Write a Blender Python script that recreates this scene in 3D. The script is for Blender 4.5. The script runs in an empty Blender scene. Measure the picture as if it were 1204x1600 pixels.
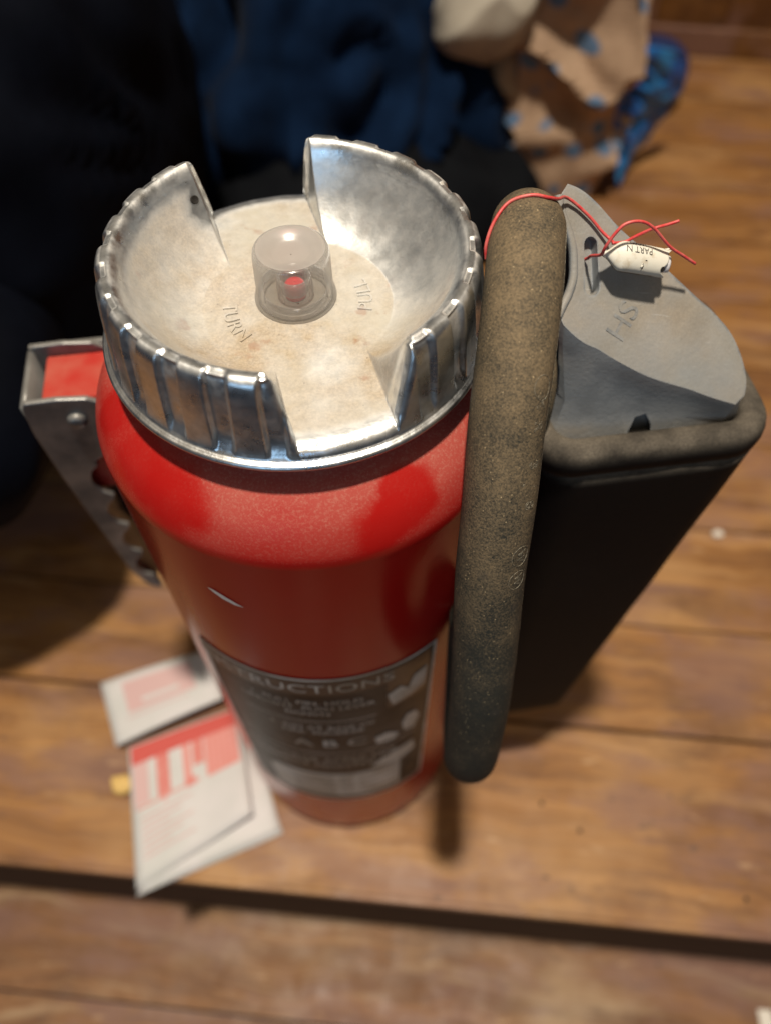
import bpy, bmesh, math, random
from mathutils import Vector, Matrix, noise
random.seed(4)
R = math.radians
S = bpy.context.scene

# ---------------------------------------------------------------- camera
cd = bpy.data.cameras.new('camera'); cam = bpy.data.objects.new('camera', cd)
S.collection.objects.link(cam); S.camera = cam
CP = Vector((0.0, -0.23381, 0.7163))
RT = Vector((0.98959370, -0.14388801, -0.00074650))
UP = Vector((0.12085939, 0.82837597, 0.54697922))
FW = Vector((0.07808537, 0.54137741, -0.83714585))
M = Matrix((( RT.x, UP.x, -FW.x, CP.x), (RT.y, UP.y, -FW.y, CP.y), (RT.z, UP.z, -FW.z, CP.z), (0, 0, 0, 1)))
cam.matrix_world = M
cd.sensor_fit = 'VERTICAL'; cd.sensor_height = 36.0; cd.sensor_width = 36.0
cd.lens = 1222.4 / 1600 * 36
cd.clip_start = 0.01; cd.clip_end = 60
cd.dof.use_dof = True; cd.dof.focus_distance = 0.288; cd.dof.aperture_fstop = 4.6
cd.dof.aperture_blades = 0

# ---------------------------------------------------------------- world and lamps
W = bpy.data.worlds.new('World'); S.world = W; W.use_nodes = True
nt = W.node_tree; nt.nodes.clear()
wo = nt.nodes.new('ShaderNodeOutputWorld'); bg = nt.nodes.new('ShaderNodeBackground')
tc = nt.nodes.new('ShaderNodeTexCoord'); sx = nt.nodes.new('ShaderNodeSeparateXYZ'); cr = nt.nodes.new('ShaderNodeValToRGB')
mr = nt.nodes.new('ShaderNodeMapRange'); mr.inputs[1].default_value = -1; mr.inputs[2].default_value = 1
nt.links.new(tc.outputs['Generated'], sx.inputs[0]); nt.links.new(sx.outputs[2], mr.inputs[0]); nt.links.new(mr.outputs[0], cr.inputs[0])
e = cr.color_ramp.elements
e[0].position = 0.3; e[0].color = (0.022, 0.026, 0.034, 1)
e[1].position = 1.0; e[1].color = (0.55, 0.42, 0.28, 1)
k = e.new(0.52); k.color = (0.075, 0.075, 0.085, 1)
k = e.new(0.8); k.color = (0.26, 0.22, 0.17, 1)
nt.links.new(cr.outputs[0], bg.inputs[0]); bg.inputs[1].default_value = 0.62
nt.links.new(bg.outputs[0], wo.inputs[0])


def lamp(name, loc, target, size, power, color, sy=None):
    l = bpy.data.lights.new(name, 'AREA'); l.energy = power; l.color = color
    l.shape = 'DISK' if sy is None else 'RECTANGLE'; l.size = size
    if sy: l.size_y = sy
    o = bpy.data.objects.new(name, l); S.collection.objects.link(o)
    o.location = loc
    o.rotation_euler = (Vector(target) - Vector(loc)).to_track_quat('-Z', 'Y').to_euler()
    return o


lamp('ceiling_lamp', (-0.03, -0.20, 3.0), (-0.02, -0.18, 0.2), 0.16, 94, (1.0, 0.89, 0.74))
lamp('cool_fill_light', (-0.9, -1.9, 1.1), (0, 0, 0.45), 0.8, 4.6, (0.42, 0.70, 1.0), 0.9)  # added cool fill from the front left; its source is unseen
lamp('screen_light', (-0.02, -0.50, 0.84), (0.02, 0, 0.5), 0.06, 0.055, (0.25, 0.55, 1.0), 0.03)

S.view_settings.view_transform = 'Standard'; S.view_settings.look = 'None'
S.view_settings.exposure = 0; S.view_settings.gamma = 1
S.cycles.max_bounces = 10; S.cycles.transparent_max_bounces = 12
S.cycles.caustics_reflective = False; S.cycles.caustics_refractive = False
S.cycles.use_denoising = True

# ---------------------------------------------------------------- node helpers
class G:
    """tiny node-graph builder"""
    def __init__(s, name):
        s.m = bpy.data.materials.new(name); s.m.use_nodes = True
        s.t = s.m.node_tree; s.b = s.t.nodes['Principled BSDF']; s.out = s.t.nodes['Material Output']
        s._tc = s.t.nodes.new('ShaderNodeTexCoord'); s.ob = s._tc.outputs['Object']; s.uv = s._tc.outputs['UV']
    def n(s, typ, **kw):
        x = s.t.nodes.new('ShaderNode' + typ)
        for k_, v in kw.items(): setattr(x, k_, v)
        return x
    def put(s, sock, v):
        if v is None: return
        if hasattr(v, 'is_output'): s.t.links.new(v, sock)
        else:
            if isinstance(v, tuple) and len(v) == 3 and len(sock.default_value) == 4: v = (*v, 1)
            sock.default_value = v
    def set(s, **kw):
        names = {'base': 'Base Color', 'rough': 'Roughness', 'metal': 'Metallic', 'normal': 'Normal', 'coat': 'Coat Weight',
                 'coatr': 'Coat Roughness', 'spec': 'Specular IOR Level', 'sheen': 'Sheen Weight', 'trans': 'Transmission Weight',
                 'alpha': 'Alpha', 'sss': 'Subsurface Weight', 'aniso': 'Anisotropic'}
        for k_, v in kw.items(): s.put(s.b.inputs[names[k_]], v)
        return s
    def map(s, scale=(1, 1, 1), loc=(0, 0, 0), rot=(0, 0, 0), src=None):
        x = s.n('Mapping'); s.put(x.inputs[0], src or s.ob)
        x.inputs[1].default_value = loc; x.inputs[2].default_value = rot; x.inputs[3].default_value = scale
        return x.outputs[0]
    def noise(s, scale, detail=4, rough=0.55, vec=None, dist=0.0, col=False):
        x = s.n('TexNoise'); s.put(x.inputs['Vector'], vec or s.ob); x.inputs['Scale'].default_value = scale
        x.inputs['Detail'].default_value = detail; x.inputs['Roughness'].default_value = rough
        x.inputs['Distortion'].default_value = dist
        return x.outputs['Color' if col else 'Fac']
    def vor(s, scale, vec=None, feat='F1', rnd=1.0):
        x = s.n('TexVoronoi'); x.feature = feat; s.put(x.inputs['Vector'], vec or s.ob)
        x.inputs['Scale'].default_value = scale; x.inputs['Randomness'].default_value = rnd
        return x.outputs['Distance']
    def rng(s, v, a, b, c=0.0, d=1.0, smooth=False):
        x = s.n('MapRange'); x.clamp = True
        if smooth: x.interpolation_type = 'SMOOTHSTEP'
        s.put(x.inputs[0], v)
        for i_, q in enumerate((a, b, c, d)): x.inputs[i_ + 1].default_value = q
        return x.outputs[0]
    def math(s, op, a, b=0.0, c=0.0, clamp=False):
        x = s.n('Math'); x.operation = op; x.use_clamp = clamp
        s.put(x.inputs[0], a); s.put(x.inputs[1], b); s.put(x.inputs[2], c)
        return x.outputs[0]
    def mix(s, f, a, b, mode='MIX'):
        x = s.n('Mix'); x.data_type = 'RGBA'; x.blend_type = mode
        s.put(x.inputs[0], f); s.put(x.inputs[6], a); s.put(x.inputs[7], b)
        return x.outputs[2]
    def up(s):
        g = s.n('NewGeometry'); q = s.n('SeparateXYZ'); s.t.links.new(g.outputs['Normal'], q.inputs[0]); return q.outputs[2]
    def xyz(s, src=None):
        q = s.n('SeparateXYZ'); s.put(q.inputs[0], src or s.ob); return q.outputs
    def bump(s, h, dist=0.001, strength=1.0, nrm=None):
        x = s.n('Bump'); s.put(x.inputs['Height'], h); x.inputs['Distance'].default_value = dist
        x.inputs['Strength'].default_value = strength
        if nrm: s.put(x.inputs['Normal'], nrm)
        return x.outputs[0]
    def near(s, p, r, soft=0.5):
        x = s.n('VectorMath'); x.operation = 'DISTANCE'
        w = s.n('VectorMath'); w.operation = 'MULTIPLY_ADD'
        s.put(w.inputs[0], s.noise(60, 3, col=True)); w.inputs[1].default_value = (r * .9,) * 3; s.put(w.inputs[2], s.ob)
        s.put(x.inputs[0], w.outputs[0]); x.inputs[1].default_value = tuple(c_ + r * .45 for c_ in p)
        return s.rng(x.outputs['Value'], r * (1 - soft), r, 1, 0, True)


MT = {}
# red enamel with dust
g = G('red_enamel')
up = g.up(); x_, y_, z_ = g.xyz()
upf = g.rng(up, 0.05, 0.75)
fine = g.noise(900, 3, 0.7); mid = g.noise(35, 4)
dust = g.math('MULTIPLY', upf, g.math('ADD', g.rng(mid, 0.35, 0.7, 0.20, 0.40), g.rng(fine, 0.48, 0.72, 0, 0.35)))
for p_, r_, sf in (((0.031, -0.079, 0.480), 0.017, 0.35), ((0.020, -0.086, 0.473), 0.016, 0.6), ((-0.056, -0.066, 0.480), 0.024, 0.6),
                   ((-0.070, -0.048, 0.484), 0.024, 0.6), ((-0.08, -0.022, 0.487), 0.022, 0.6)):
    dust = g.math('MULTIPLY', dust, g.math('SUBTRACT', 1.0, g.math('MULTIPLY', g.near(p_, r_, sf), 0.88)))
film = g.rng(g.noise(14, 4), 0.3, 0.75, 0.0, 0.03)
dust = g.math('MAXIMUM', dust, film)
specks = g.rng(g.vor(700), 0.02, 0.10, 1, 0)
specks = g.math('MULTIPLY', g.math('MULTIPLY', specks, g.rng(g.noise(200), 0.52, 0.6)), 0.5)
dust = g.math('MAXIMUM', dust, g.math('MULTIPLY', specks, upf))
g.set(base=g.mix(dust, (0.385, 0.006, 0.005), (0.50, 0.235, 0.175)), rough=g.rng(dust, 0.02, 0.35, 0.20, 0.65),
      spec=0.22, normal=g.bump(g.noise(160, 3), 0.0002, 0.35))
MT['red'] = g.m
g = G('red_bracket_paint')
g.set(base=g.mix(g.rng(g.noise(60, 4), 0.35, 0.7, 0.05, 0.32), (0.42, 0.018, 0.012), (0.46, 0.22, 0.15)), rough=0.4)
MT['redbar'] = g.m

# cast aluminium, dusty where it faces up
g = G('cast_aluminium')
up = g.up(); x_, y_, z_ = g.xyz()
rad = g.math('SQRT', g.math('ADD', g.math('MULTIPLY', x_, x_), g.math('MULTIPLY', y_, y_)))
inner = g.math('MULTIPLY', g.rng(rad, 0.0575, 0.0605, 1, 0, True), 1.0)
innerf = g.rng(rad, 0.0610, 0.0675, 1, 0, True)
n1 = g.noise(32, 5, 0.6); n2 = g.noise(1000, 3, 0.75); n3 = g.noise(110, 4)
patch = g.rng(n1, 0.34, 0.58, 0.55, 1.0)
rubbed = g.math('MULTIPLY', g.rng(up, 0.45, 0.85, 0.78, 1.0), patch)
left = g.rng(g.math('ADD', g.math('MULTIPLY', x_, 0.7), y_), -0.004, 0.034, 1.0, 0.22)
shield = g.math('MULTIPLY', g.math('MULTIPLY', rubbed, left), inner)
flat = g.math('MULTIPLY', g.rng(up, 0.97, 0.995), g.rng(n1, 0.3, 0.7, 0.72, 1.0))
flat = g.math('MULTIPLY', g.math('MULTIPLY', flat, innerf), g.rng(z_, 0.5087, 0.5105, 1, 0))
dust = g.math('MAXIMUM', shield, flat)
dust = g.math('MULTIPLY', dust, g.rng(n3, 0.25, 0.7, 0.7, 1.0))
dust = g.math('SUBTRACT', dust, g.math('MULTIPLY', g.near((0.010, -0.032, 0.509), 0.014, .9), 0.35), clamp=True)
dust = g.math('SUBTRACT', dust, g.math('MULTIPLY', g.near((-0.030, 0.050, 0.520), 0.017, .9), 0.9), clamp=True)
# dirt collected at the foot of the flutes
low = g.math('MULTIPLY', g.rng(z_, 0.5042, 0.512, 1, 0), g.rng(rad, 0.0672, 0.0692, 0.95, 0.0))
low = g.math('MULTIPLY', low, g.rng(rad, 0.060, 0.064))
low = g.math('MAXIMUM', low, g.math('MULTIPLY', g.rng(rad, 0.0655, 0.0680, 0.55, 0), g.math('MULTIPLY', g.rng(rad, 0.060, 0.064), g.rng(n3, .4, .65))))
low = g.math('MULTIPLY', low, g.rng(up, 0.99, 0.9))
dust = g.math('MAXIMUM', dust, low)
rust = g.math('MULTIPLY', g.rng(g.noise(75, 4, .6), 0.62, 0.70), inner)
spk = g.math('MULTIPLY', g.rng(g.vor(330), 0.04, 0.14, 1, 0), g.rng(g.noise(70, 3), 0.50, 0.60))
dcol = g.mix(g.rng(n2, 0.38, 0.62), (0.30, 0.215, 0.128), (0.48, 0.370, 0.240))
dcol = g.mix(g.rng(g.noise(18, 4), 0.35, 0.7), dcol, (0.47, 0.435, 0.35))
dcol = g.mix(g.math('MULTIPLY', rust, 0.7), dcol, (0.30, 0.14, 0.05))
dcol = g.mix(g.math('MULTIPLY', spk, 0.8), dcol, (0.10, 0.06, 0.03))
met = (0.80, 0.80, 0.80)
h = g.math('ADD', g.math('MULTIPLY', g.noise(420, 4, 0.65), 0.7), g.math('MULTIPLY', g.noise(90, 3), 0.8))
g.set(base=g.mix(dust, g.mix(g.rng(g.noise(250, 4), .3, .7), (0.68, 0.72, 0.75), (0.90, 0.92, 0.93)), dcol),
      metal=g.math('SUBTRACT', 1.0, g.math('MULTIPLY', dust, 0.94)),
      rough=g.math('ADD', g.rng(dust, 0, 0.6, 0.29, 0.75), g.rng(g.noise(140, 4), .3, .7, -.05, .1)),
      normal=g.bump(h, 0.00022, 0.8))
MT['alu'] = g.m

g = G('dark_hole'); g.set(base=(0.012, 0.009, 0.007), rough=0.8); MT['hole'] = g.m

# frosted plastic
g = G('frosted_clear_plastic')
tr = g.n('BsdfTransparent'); tr.inputs[0].default_value = (0.97, 0.97, 0.97, 1)
df = g.n('BsdfDiffuse'); df.inputs[0].default_value = (1.0, 0.99, 0.98, 1)
tl = g.n('BsdfTranslucent'); tl.inputs[0].default_value = (1.0, 0.99, 0.98, 1)
gl = g.n('BsdfGlossy'); gl.inputs[1].default_value = 0.16
lw = g.n('LayerWeight'); lw.inputs[0].default_value = 0.42
m1 = g.n('MixShader'); m1.inputs[0].default_value = 0.5; g.t.links.new(df.outputs[0], m1.inputs[1]); g.t.links.new(tl.outputs[0], m1.inputs[2])
m2 = g.n('MixShader'); g.t.links.new(g.rng(lw.outputs['Facing'], 0.0, 1.0, 0.10, 0.46), m2.inputs[0])
g.t.links.new(tr.outputs[0], m2.inputs[1]); g.t.links.new(m1.outputs[0], m2.inputs[2])
m3 = g.n('MixShader'); g.t.links.new(g.rng(lw.outputs['Fresnel'], 0, 1, 0.02, 0.6), m3.inputs[0])
g.t.links.new(m2.outputs[0], m3.inputs[1]); g.t.links.new(gl.outputs[0], m3.inputs[2]); g.t.links.new(m3.outputs[0], g.out.inputs[0])
MT['plastic'] = g.m
g = G('frosted_cloudy_plastic')
tr = g.n('BsdfTransparent'); df = g.n('BsdfDiffuse'); df.inputs[0].default_value = (0.98, 0.92, 0.88, 1)
tl = g.n('BsdfTranslucent'); tl.inputs[0].default_value = (0.98, 0.92, 0.88, 1)
gl = g.n('BsdfGlossy'); gl.inputs[1].default_value = 0.28
m1 = g.n('MixShader'); m1.inputs[0].default_value = 0.6; g.t.links.new(df.outputs[0], m1.inputs[1]); g.t.links.new(tl.outputs[0], m1.inputs[2])
m2 = g.n('MixShader'); m2.inputs[0].default_value = 0.62
g.t.links.new(tr.outputs[0], m2.inputs[1]); g.t.links.new(m1.outputs[0], m2.inputs[2])
m3 = g.n('MixShader'); m3.inputs[0].default_value = 0.10
g.t.links.new(m2.outputs[0], m3.inputs[1]); g.t.links.new(gl.outputs[0], m3.inputs[2]); g.t.links.new(m3.outputs[0], g.out.inputs[0])
MT['cloudy'] = g.m
g = G('red_indicator'); g.set(base=(0.85, 0.05, 0.06), rough=0.3); MT['pin'] = g.m
g = G('bright_metal'); g.set(base=(0.75, 0.76, 0.76), metal=1.0, rough=0.25); MT['chrome'] = g.m

# dusty black rubber hose
g = G('dusty_rubber_hose')
x_, y_, z_ = g.xyz()
n1 = g.noise(45, 5, 0.7); n2 = g.noise(1150, 3, .8); n3 = g.noise(420, 3)
amt = g.math('ADD', g.rng(z_, 0.36, 0.53, -0.06, 0.62), g.rng(n1, 0.36, 0.64, -0.24, 0.24))
amt = g.math('ADD', amt, g.rng(n2, 0.38, 0.62, -0.32, 0.32), clamp=True)
up = g.up(); amt = g.math('MULTIPLY', amt, g.rng(up, -0.3, 0.5, 0.35, 1.0))
c = g.mix(amt, (0.022, 0.024, 0.021), (0.215, 0.158, 0.092))
sp = g.math('MULTIPLY', g.rng(g.vor(520), 0.05, 0.17, 1, 0), g.rng(g.noise(260, 2), 0.44, 0.58))
c = g.mix(g.math('MULTIPLY', sp, 0.85), c, (0.62, 0.48, 0.28))
dk = g.math('MULTIPLY', g.rng(g.vor(75), 0.05, 0.28, 1, 0), g.rng(g.noise(25, 2), 0.5, 0.62))
c = g.mix(g.math('MULTIPLY', dk, 0.5), c, (0.05, 0.045, 0.04))
g.set(base=c, rough=0.78, spec=0.3, normal=g.bump(g.math('ADD', g.math('ADD', n2, n3), g.math('MULTIPLY', n1, .8)), 0.0003, 0.7))
MT['hose'] = g.m
g = G('raised_rubber_lettering'); g.set(base=g.mix(g.rng(g.noise(900, 2), .42, .6), (0.085, 0.075, 0.055), (0.26, 0.23, 0.17)), rough=0.7); MT['hosetext'] = g.m

# black rubber sleeve
g = G('black_rubber_sleeve')
up = g.up(); n1 = g.noise(30, 5, .6); n2 = g.noise(1100, 2, .6)
a = g.math('MULTIPLY', g.rng(up, 0.0, 0.65), g.rng(n1, 0.40, 0.60, 0.25, 0.95))
a = g.math('MULTIPLY', a, g.rng(n2, 0.3, 0.7, 0.6, 1.0))
g.set(base=g.mix(a, (0.0055, 0.0055, 0.0062), (0.165, 0.142, 0.112)), rough=g.rng(a, 0, .5, 0.65, 0.85), spec=0.12,
      normal=g.bump(g.math('ADD', n1, g.noise(300, 3)), 0.0003, 0.6))
MT['sleeve'] = g.m

# lead grey casting
g = G('dull_grey_casting')
up = g.up(); n1 = g.noise(45, 5, .6); n2 = g.noise(1400, 2, .6)
a = g.math('MULTIPLY', g.rng(up, 0.30, 0.62), g.rng(n1, 0.3, 0.65, 0.62, 0.97))
a = g.math('MAXIMUM', a, g.rng(n1, 0.40, 0.7, 0.12, 0.40))
zz = g.xyz()[2]
a = g.math('MAXIMUM', a, g.math('MULTIPLY', g.rng(zz, 0.447, 0.459, 0.75, 0.0), g.rng(n1, .35, .6, .4, 1)))
geo = g.n('NewGeometry')
bvn = g.n('Bevel'); bvn.samples = 6; bvn.inputs[0].default_value = 0.0016
dt = g.n('VectorMath'); dt.operation = 'DOT_PRODUCT'; g.put(dt.inputs[0], bvn.outputs[0]); g.put(dt.inputs[1], geo.outputs['Normal'])
edge = g.math('MULTIPLY', g.rng(dt.outputs['Value'], 0.998, 0.955), g.rng(g.noise(130, 3), .38, .58, .1, 1))
a = g.math('MULTIPLY', a, g.math('SUBTRACT', 1.0, g.math('MULTIPLY', edge, 0.9)))
scr = g.rng(g.noise(1.0, 2, .5, g.map((60, 900, 60), rot=(.2, .3, .7))), 0.68, 0.74)
mott = g.rng(g.noise(85, 5, .7), 0.38, 0.62)
dc = g.mix(g.rng(g.noise(22, 4), 0.4, 0.65), (0.335, 0.285, 0.220), (0.270, 0.262, 0.235))
dc = g.mix(g.math('MULTIPLY', mott, .25), dc, (0.155, 0.150, 0.140))
dc = g.mix(g.rng(n2, .38, .62, 0, .35), dc, (0.20, 0.175, 0.14))
dc = g.mix(g.math('MULTIPLY', scr, .5), dc, (0.45, 0.43, 0.40))
g.set(base=g.mix(a, (0.40, 0.44, 0.48), dc), metal=g.rng(a, 0, .8, 0.85, 0.10), rough=g.rng(a, 0, .6, 0.42, 0.72),
      normal=g.bump(g.math('ADD', g.noise(500, 4, .65), g.math('MULTIPLY', g.noise(60, 2), 1.0)), 0.0004, 0.5))
MT['lead'] = g.m
g = G('galvanised_steel')
a = g.math('MULTIPLY', g.rng(g.up(), 0.1, 0.7), 0.55)
g.set(base=g.mix(a, g.mix(g.rng(g.noise(50, 4), .35, .65), (0.12, 0.14, 0.17), (0.25, 0.27, 0.30)), (0.30, 0.275, 0.225)),
      metal=g.rng(a, 0, .5, .9, .4), rough=0.42, normal=g.bump(g.noise(300, 4), 0.0003, .5))
MT['steel'] = g.m

g = G('red_wire_insulation'); g.set(base=g.mix(g.rng(g.noise(300, 3), .35, .7), (0.62, 0.045, 0.05), (0.68, 0.16, 0.14)), rough=0.42); MT['wire'] = g.m
g = G('aged_white_plastic')
st = g.rng(g.noise(160, 4, .6), 0.58, 0.70)
g.set(base=g.mix(g.math('MULTIPLY', st, 0.5), (0.74, 0.71, 0.61), (0.42, 0.31, 0.17)), rough=0.5, sss=0.0,
      normal=g.bump(g.noise(260, 3), 0.0002, .5))
MT['tag'] = g.m
g = G('clean_white_plastic'); g.set(base=(0.72, 0.70, 0.70), rough=0.35); MT['tagend'] = g.m
g = G('brown_stain'); g.set(base=(0.20, 0.11, 0.04), rough=0.7); MT['stain'] = g.m
g = G('black_ink'); g.set(base=(0.06, 0.055, 0.05), rough=0.6); MT['ink'] = g.m
g = G('scratched_bare_metal'); g.set(base=(0.85, 0.80, 0.74), rough=0.6); MT['scratch'] = g.m

# label
g = G('label_foil')
x_, y_, z_ = g.xyz()
d = g.rng(g.noise(26, 4, .6), 0.40, 0.62)
g.set(base=g.mix(d, (0.010, 0.011, 0.012), (0.055, 0.052, 0.048)), metal=0.0, rough=0.42, spec=0.2, normal=g.bump(g.noise(80, 3), .0003, .4))
MT['label'] = g.m
g = G('label_silver'); g.set(base=g.mix(g.rng(g.noise(40, 4), .4, .62), (0.68, 0.67, 0.63), (0.42, 0.39, 0.33)), metal=0.0, rough=0.45, spec=0.3); MT['silver'] = g.m
g = G('label_black'); g.set(base=(0.016, 0.016, 0.018), rough=0.35); MT['labelblack'] = g.m

# wood
def wood(name, c1, c2, c3, pale):
    g = G(name)
    oi = g.n('ObjectInfo'); v = g.n('VectorMath'); v.operation = 'MULTIPLY_ADD'
    g.put(v.inputs[0], oi.outputs['Location']); v.inputs[1].default_value = (3.7, 5.1, 0); g.put(v.inputs[2], g.ob)
    src = v.outputs[0]
    warp = g.n('VectorMath'); warp.operation = 'MULTIPLY_ADD'
    g.put(warp.inputs[0], g.noise(3.2, 3, .5, g.map((1.2, 2.2, 1), src=src), col=True)); warp.inputs[1].default_value = (0.0, 0.10, 0.02); g.put(warp.inputs[2], src)
    s1 = g.map((1.5, 46, 20), src=warp.outputs[0]); s2 = g.map((5, 240, 60), src=warp.outputs[0])
    gr = g.noise(1.0, 5, .62, s1, 0.6); gf = g.noise(1.0, 3, .6, s2)
    big = g.noise(4.5, 4, .55, src)
    c = g.mix(g.rng(gr, 0.33, 0.66), c1, c2)
    c = g.mix(g.math('MULTIPLY', g.rng(gf, 0.42, 0.65), 0.45), c, c3)
    c = g.mix(g.math('MULTIPLY', g.rng(big, 0.50, 0.66), 0.55), c, pale)
    mot = g.noise(1.0, 6, .68, g.map((5.5, 16, 1), loc=(1.7, 3.1, 0), src=warp.outputs[0]))
    c = g.mix(g.rng(mot, 0.48, 0.64, 0, 0.72), c, c3)
    mot2 = g.noise(1.0, 5, .65, g.map((3.5, 30, 1), loc=(5.7, .1, 0), src=warp.outputs[0]))
    c = g.mix(g.rng(mot2, 0.54, 0.68, 0, 0.55), c, pale)
    scr = g.noise(1.0, 2, .5, g.map((9, 420, 1), loc=(.7, 8.1, 0), src=g.map((1, 1, 1), rot=(0, 0, .12), src=src)))
    c = g.mix(g.math('MULTIPLY', g.rng(scr, 0.66, 0.72), 0.5), c, pale)
    stn = g.noise(5.5, 5, .65, g.map((1, 2.4, 1), loc=(.3, .7, 0), src=src))
    c = g.mix(g.math('MULTIPLY', g.rng(stn, 0.49, 0.60), 0.55), c, (0.215, 0.118, 0.098))
    ink = g.noise(34, 4, .6, g.map((1, 2.0, 1), loc=(4.3, .7, 0), src=src))
    c = g.mix(g.math('MULTIPLY', g.rng(ink, 0.66, 0.72), 0.65), c, (0.07, 0.05, 0.045))
    pt = g.noise(22, 4, .6, g.map((1, 3, 1), loc=(2.3, .1, 0), src=src))
    c = g.mix(g.math('MULTIPLY', g.rng(pt, 0.64, 0.74), 0.5), c, (0.55, 0.36, 0.20))
    dots = g.math('MULTIPLY', g.rng(g.vor(26, src), 0.03, 0.09, 1, 0), g.rng(g.noise(6, 2, .5, src), .5, .56))
    c = g.mix(g.math('MULTIPLY', dots, 0.7), c, (0.05, 0.035, 0.03))
    g.set(base=c, rough=g.rng(g.noise(30, 4, .6, src), (.3), .7, 0.42, 0.68), spec=0.35,
          normal=g.bump(g.math('ADD', gf, g.math('MULTIPLY', gr, 1.5)), 0.0006, .5))
    return g.m
MT['wood'] = wood('varnished_pine', (0.215, 0.092, 0.026), (0.385, 0.188, 0.058), (0.115, 0.050, 0.024), (0.47, 0.275, 0.120))
MT['woodlow'] = wood('worn_pine', (0.17, 0.075, 0.028), (0.31, 0.150, 0.058), (0.105, 0.045, 0.02), (0.46, 0.33, 0.20))
MT['woodwall'] = wood('brown_varnished_boards', (0.10, 0.038, 0.010), (0.19, 0.080, 0.018), (0.06, 0.02, 0.006), (0.20, 0.09, 0.025))
g = G('gap_and_riser_shade'); g.set(base=(0.055, 0.030, 0.016), rough=0.9); MT['gapshade'] = g.m  # dark brown with the riser's shade put into its colour; also under plank gaps

def cloth(name, c1, c2, rough=0.85, sheen=0.0, sc=1400):
    g = G(name)
    g.set(base=g.mix(g.rng(g.noise(14, 4), .35, .7), c1, c2), rough=rough, sheen=sheen, spec=0.04, normal=g.bump(g.noise(sc, 2), 0.0004, .5))
    return g.m
MT['jacket'] = cloth('black_jacket_fabric', (0.0018, 0.0024, 0.0048), (0.0034, 0.0046, 0.0090), 0.7)
MT['navy'] = cloth('navy_fabric', (0.0022, 0.0075, 0.023), (0.0050, 0.0165, 0.048), 0.9, 0.02)
MT['blackcloth'] = cloth('black_ribbed_fabric', (0.004, 0.0045, 0.006), (0.008, 0.009, 0.011), 0.9)
MT['whitecloth'] = cloth('cream_cloth', (0.36, 0.32, 0.26), (0.46, 0.42, 0.35), 0.9, 0.05)
MT['tancloth'] = cloth('tan_cloth', (0.34, 0.25, 0.16), (0.45, 0.35, 0.24), 0.9, 0.05)
g = G('kraft_paper_blue_print')
v = g.map((1, 1, 1), src=g.uv)
dd = g.vor(1.0, g.map((15, 10, 1), src=g.uv), rnd=0.55)
dots = g.rng(dd, 0.33, 0.40, 1, 0)
g.set(base=g.mix(g.math('MULTIPLY', dots, 0.85), g.mix(g.rng(g.noise(20, 4), .3, .7), (0.34, 0.225, 0.145), (0.46, 0.32, 0.215)), (0.045, 0.165, 0.34)), rough=0.8,
      normal=g.bump(g.noise(50, 4), .003, .6))
MT['kraft'] = g.m
g = G('blue_plastic_film'); g.set(base=g.mix(g.rng(g.noise(16, 4), .45, .62), (0.010, 0.085, 0.34), (0.02, 0.24, 0.58)), rough=0.45, coat=0.1); MT['blueplastic'] = g.m
g = G('navy_lining'); g.set(base=(0.008, 0.02, 0.09), rough=0.7); MT['lining'] = g.m
g = G('leaflet_paper'); g.set(base=g.mix(g.rng(g.noise(25, 3), .35, .65), (0.54, 0.545, 0.53), (0.62, 0.60, 0.60)), rough=0.6); MT['paper'] = g.m
g = G('red_print'); g.set(base=g.mix(g.rng(g.noise(260, 2), .4, .6), (0.60, 0.16, 0.135), (0.63, 0.23, 0.20)), rough=0.55); MT['redink'] = g.m
g = G('red_band_print'); g.set(base=(0.55, 0.075, 0.06), rough=0.55); MT['bandink'] = g.m
g = G('pale_red_print'); g.set(base=(0.66, 0.27, 0.24), rough=0.55); MT['paleredink'] = g.m
g = G('faint_pink_print'); g.set(base=(0.60, 0.40, 0.39), rough=0.55); MT['pinkink'] = g.m
g = G('pale_yellow_crumb'); g.set(base=(0.70, 0.47, 0.16), rough=0.7); MT['crumb'] = g.m
g = G('white_crumb'); g.set(base=(0.75, 0.70, 0.62), rough=0.7); MT['white'] = g.m

# ---------------------------------------------------------------- object helpers
def link(name, me, mat=None, parent=None, smooth=True, loc=None):
    o = bpy.data.objects.new(name, me); S.collection.objects.link(o)
    if mat and len(me.materials) == 0: me.materials.append(mat)
    if smooth: me.polygons.foreach_set('use_smooth', [True] * len(me.polygons))
    if parent: o.parent = parent
    if loc: o.location = loc
    return o
def empty(name, label, cat, loc=(0, 0, 0), rotz=0, group=None, kind=None):
    o = bpy.data.objects.new(name, None); S.collection.objects.link(o); o.location = loc; o.rotation_euler = (0, 0, rotz)
    o.empty_display_size = 0.05
    if kind: o['kind'] = kind
    if label: o['label'] = label
    if cat: o['category'] = cat
    if group: o['group'] = group
    return o
def tag(o, label, cat, group=None):
    o['label'] = label; o['category'] = cat
    if group: o['group'] = group
    return o
def me_from(name, vs, fs):
    me = bpy.data.meshes.new(name); me.from_pydata([tuple(v) for v in vs], [], fs); me.update(); return me
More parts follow.
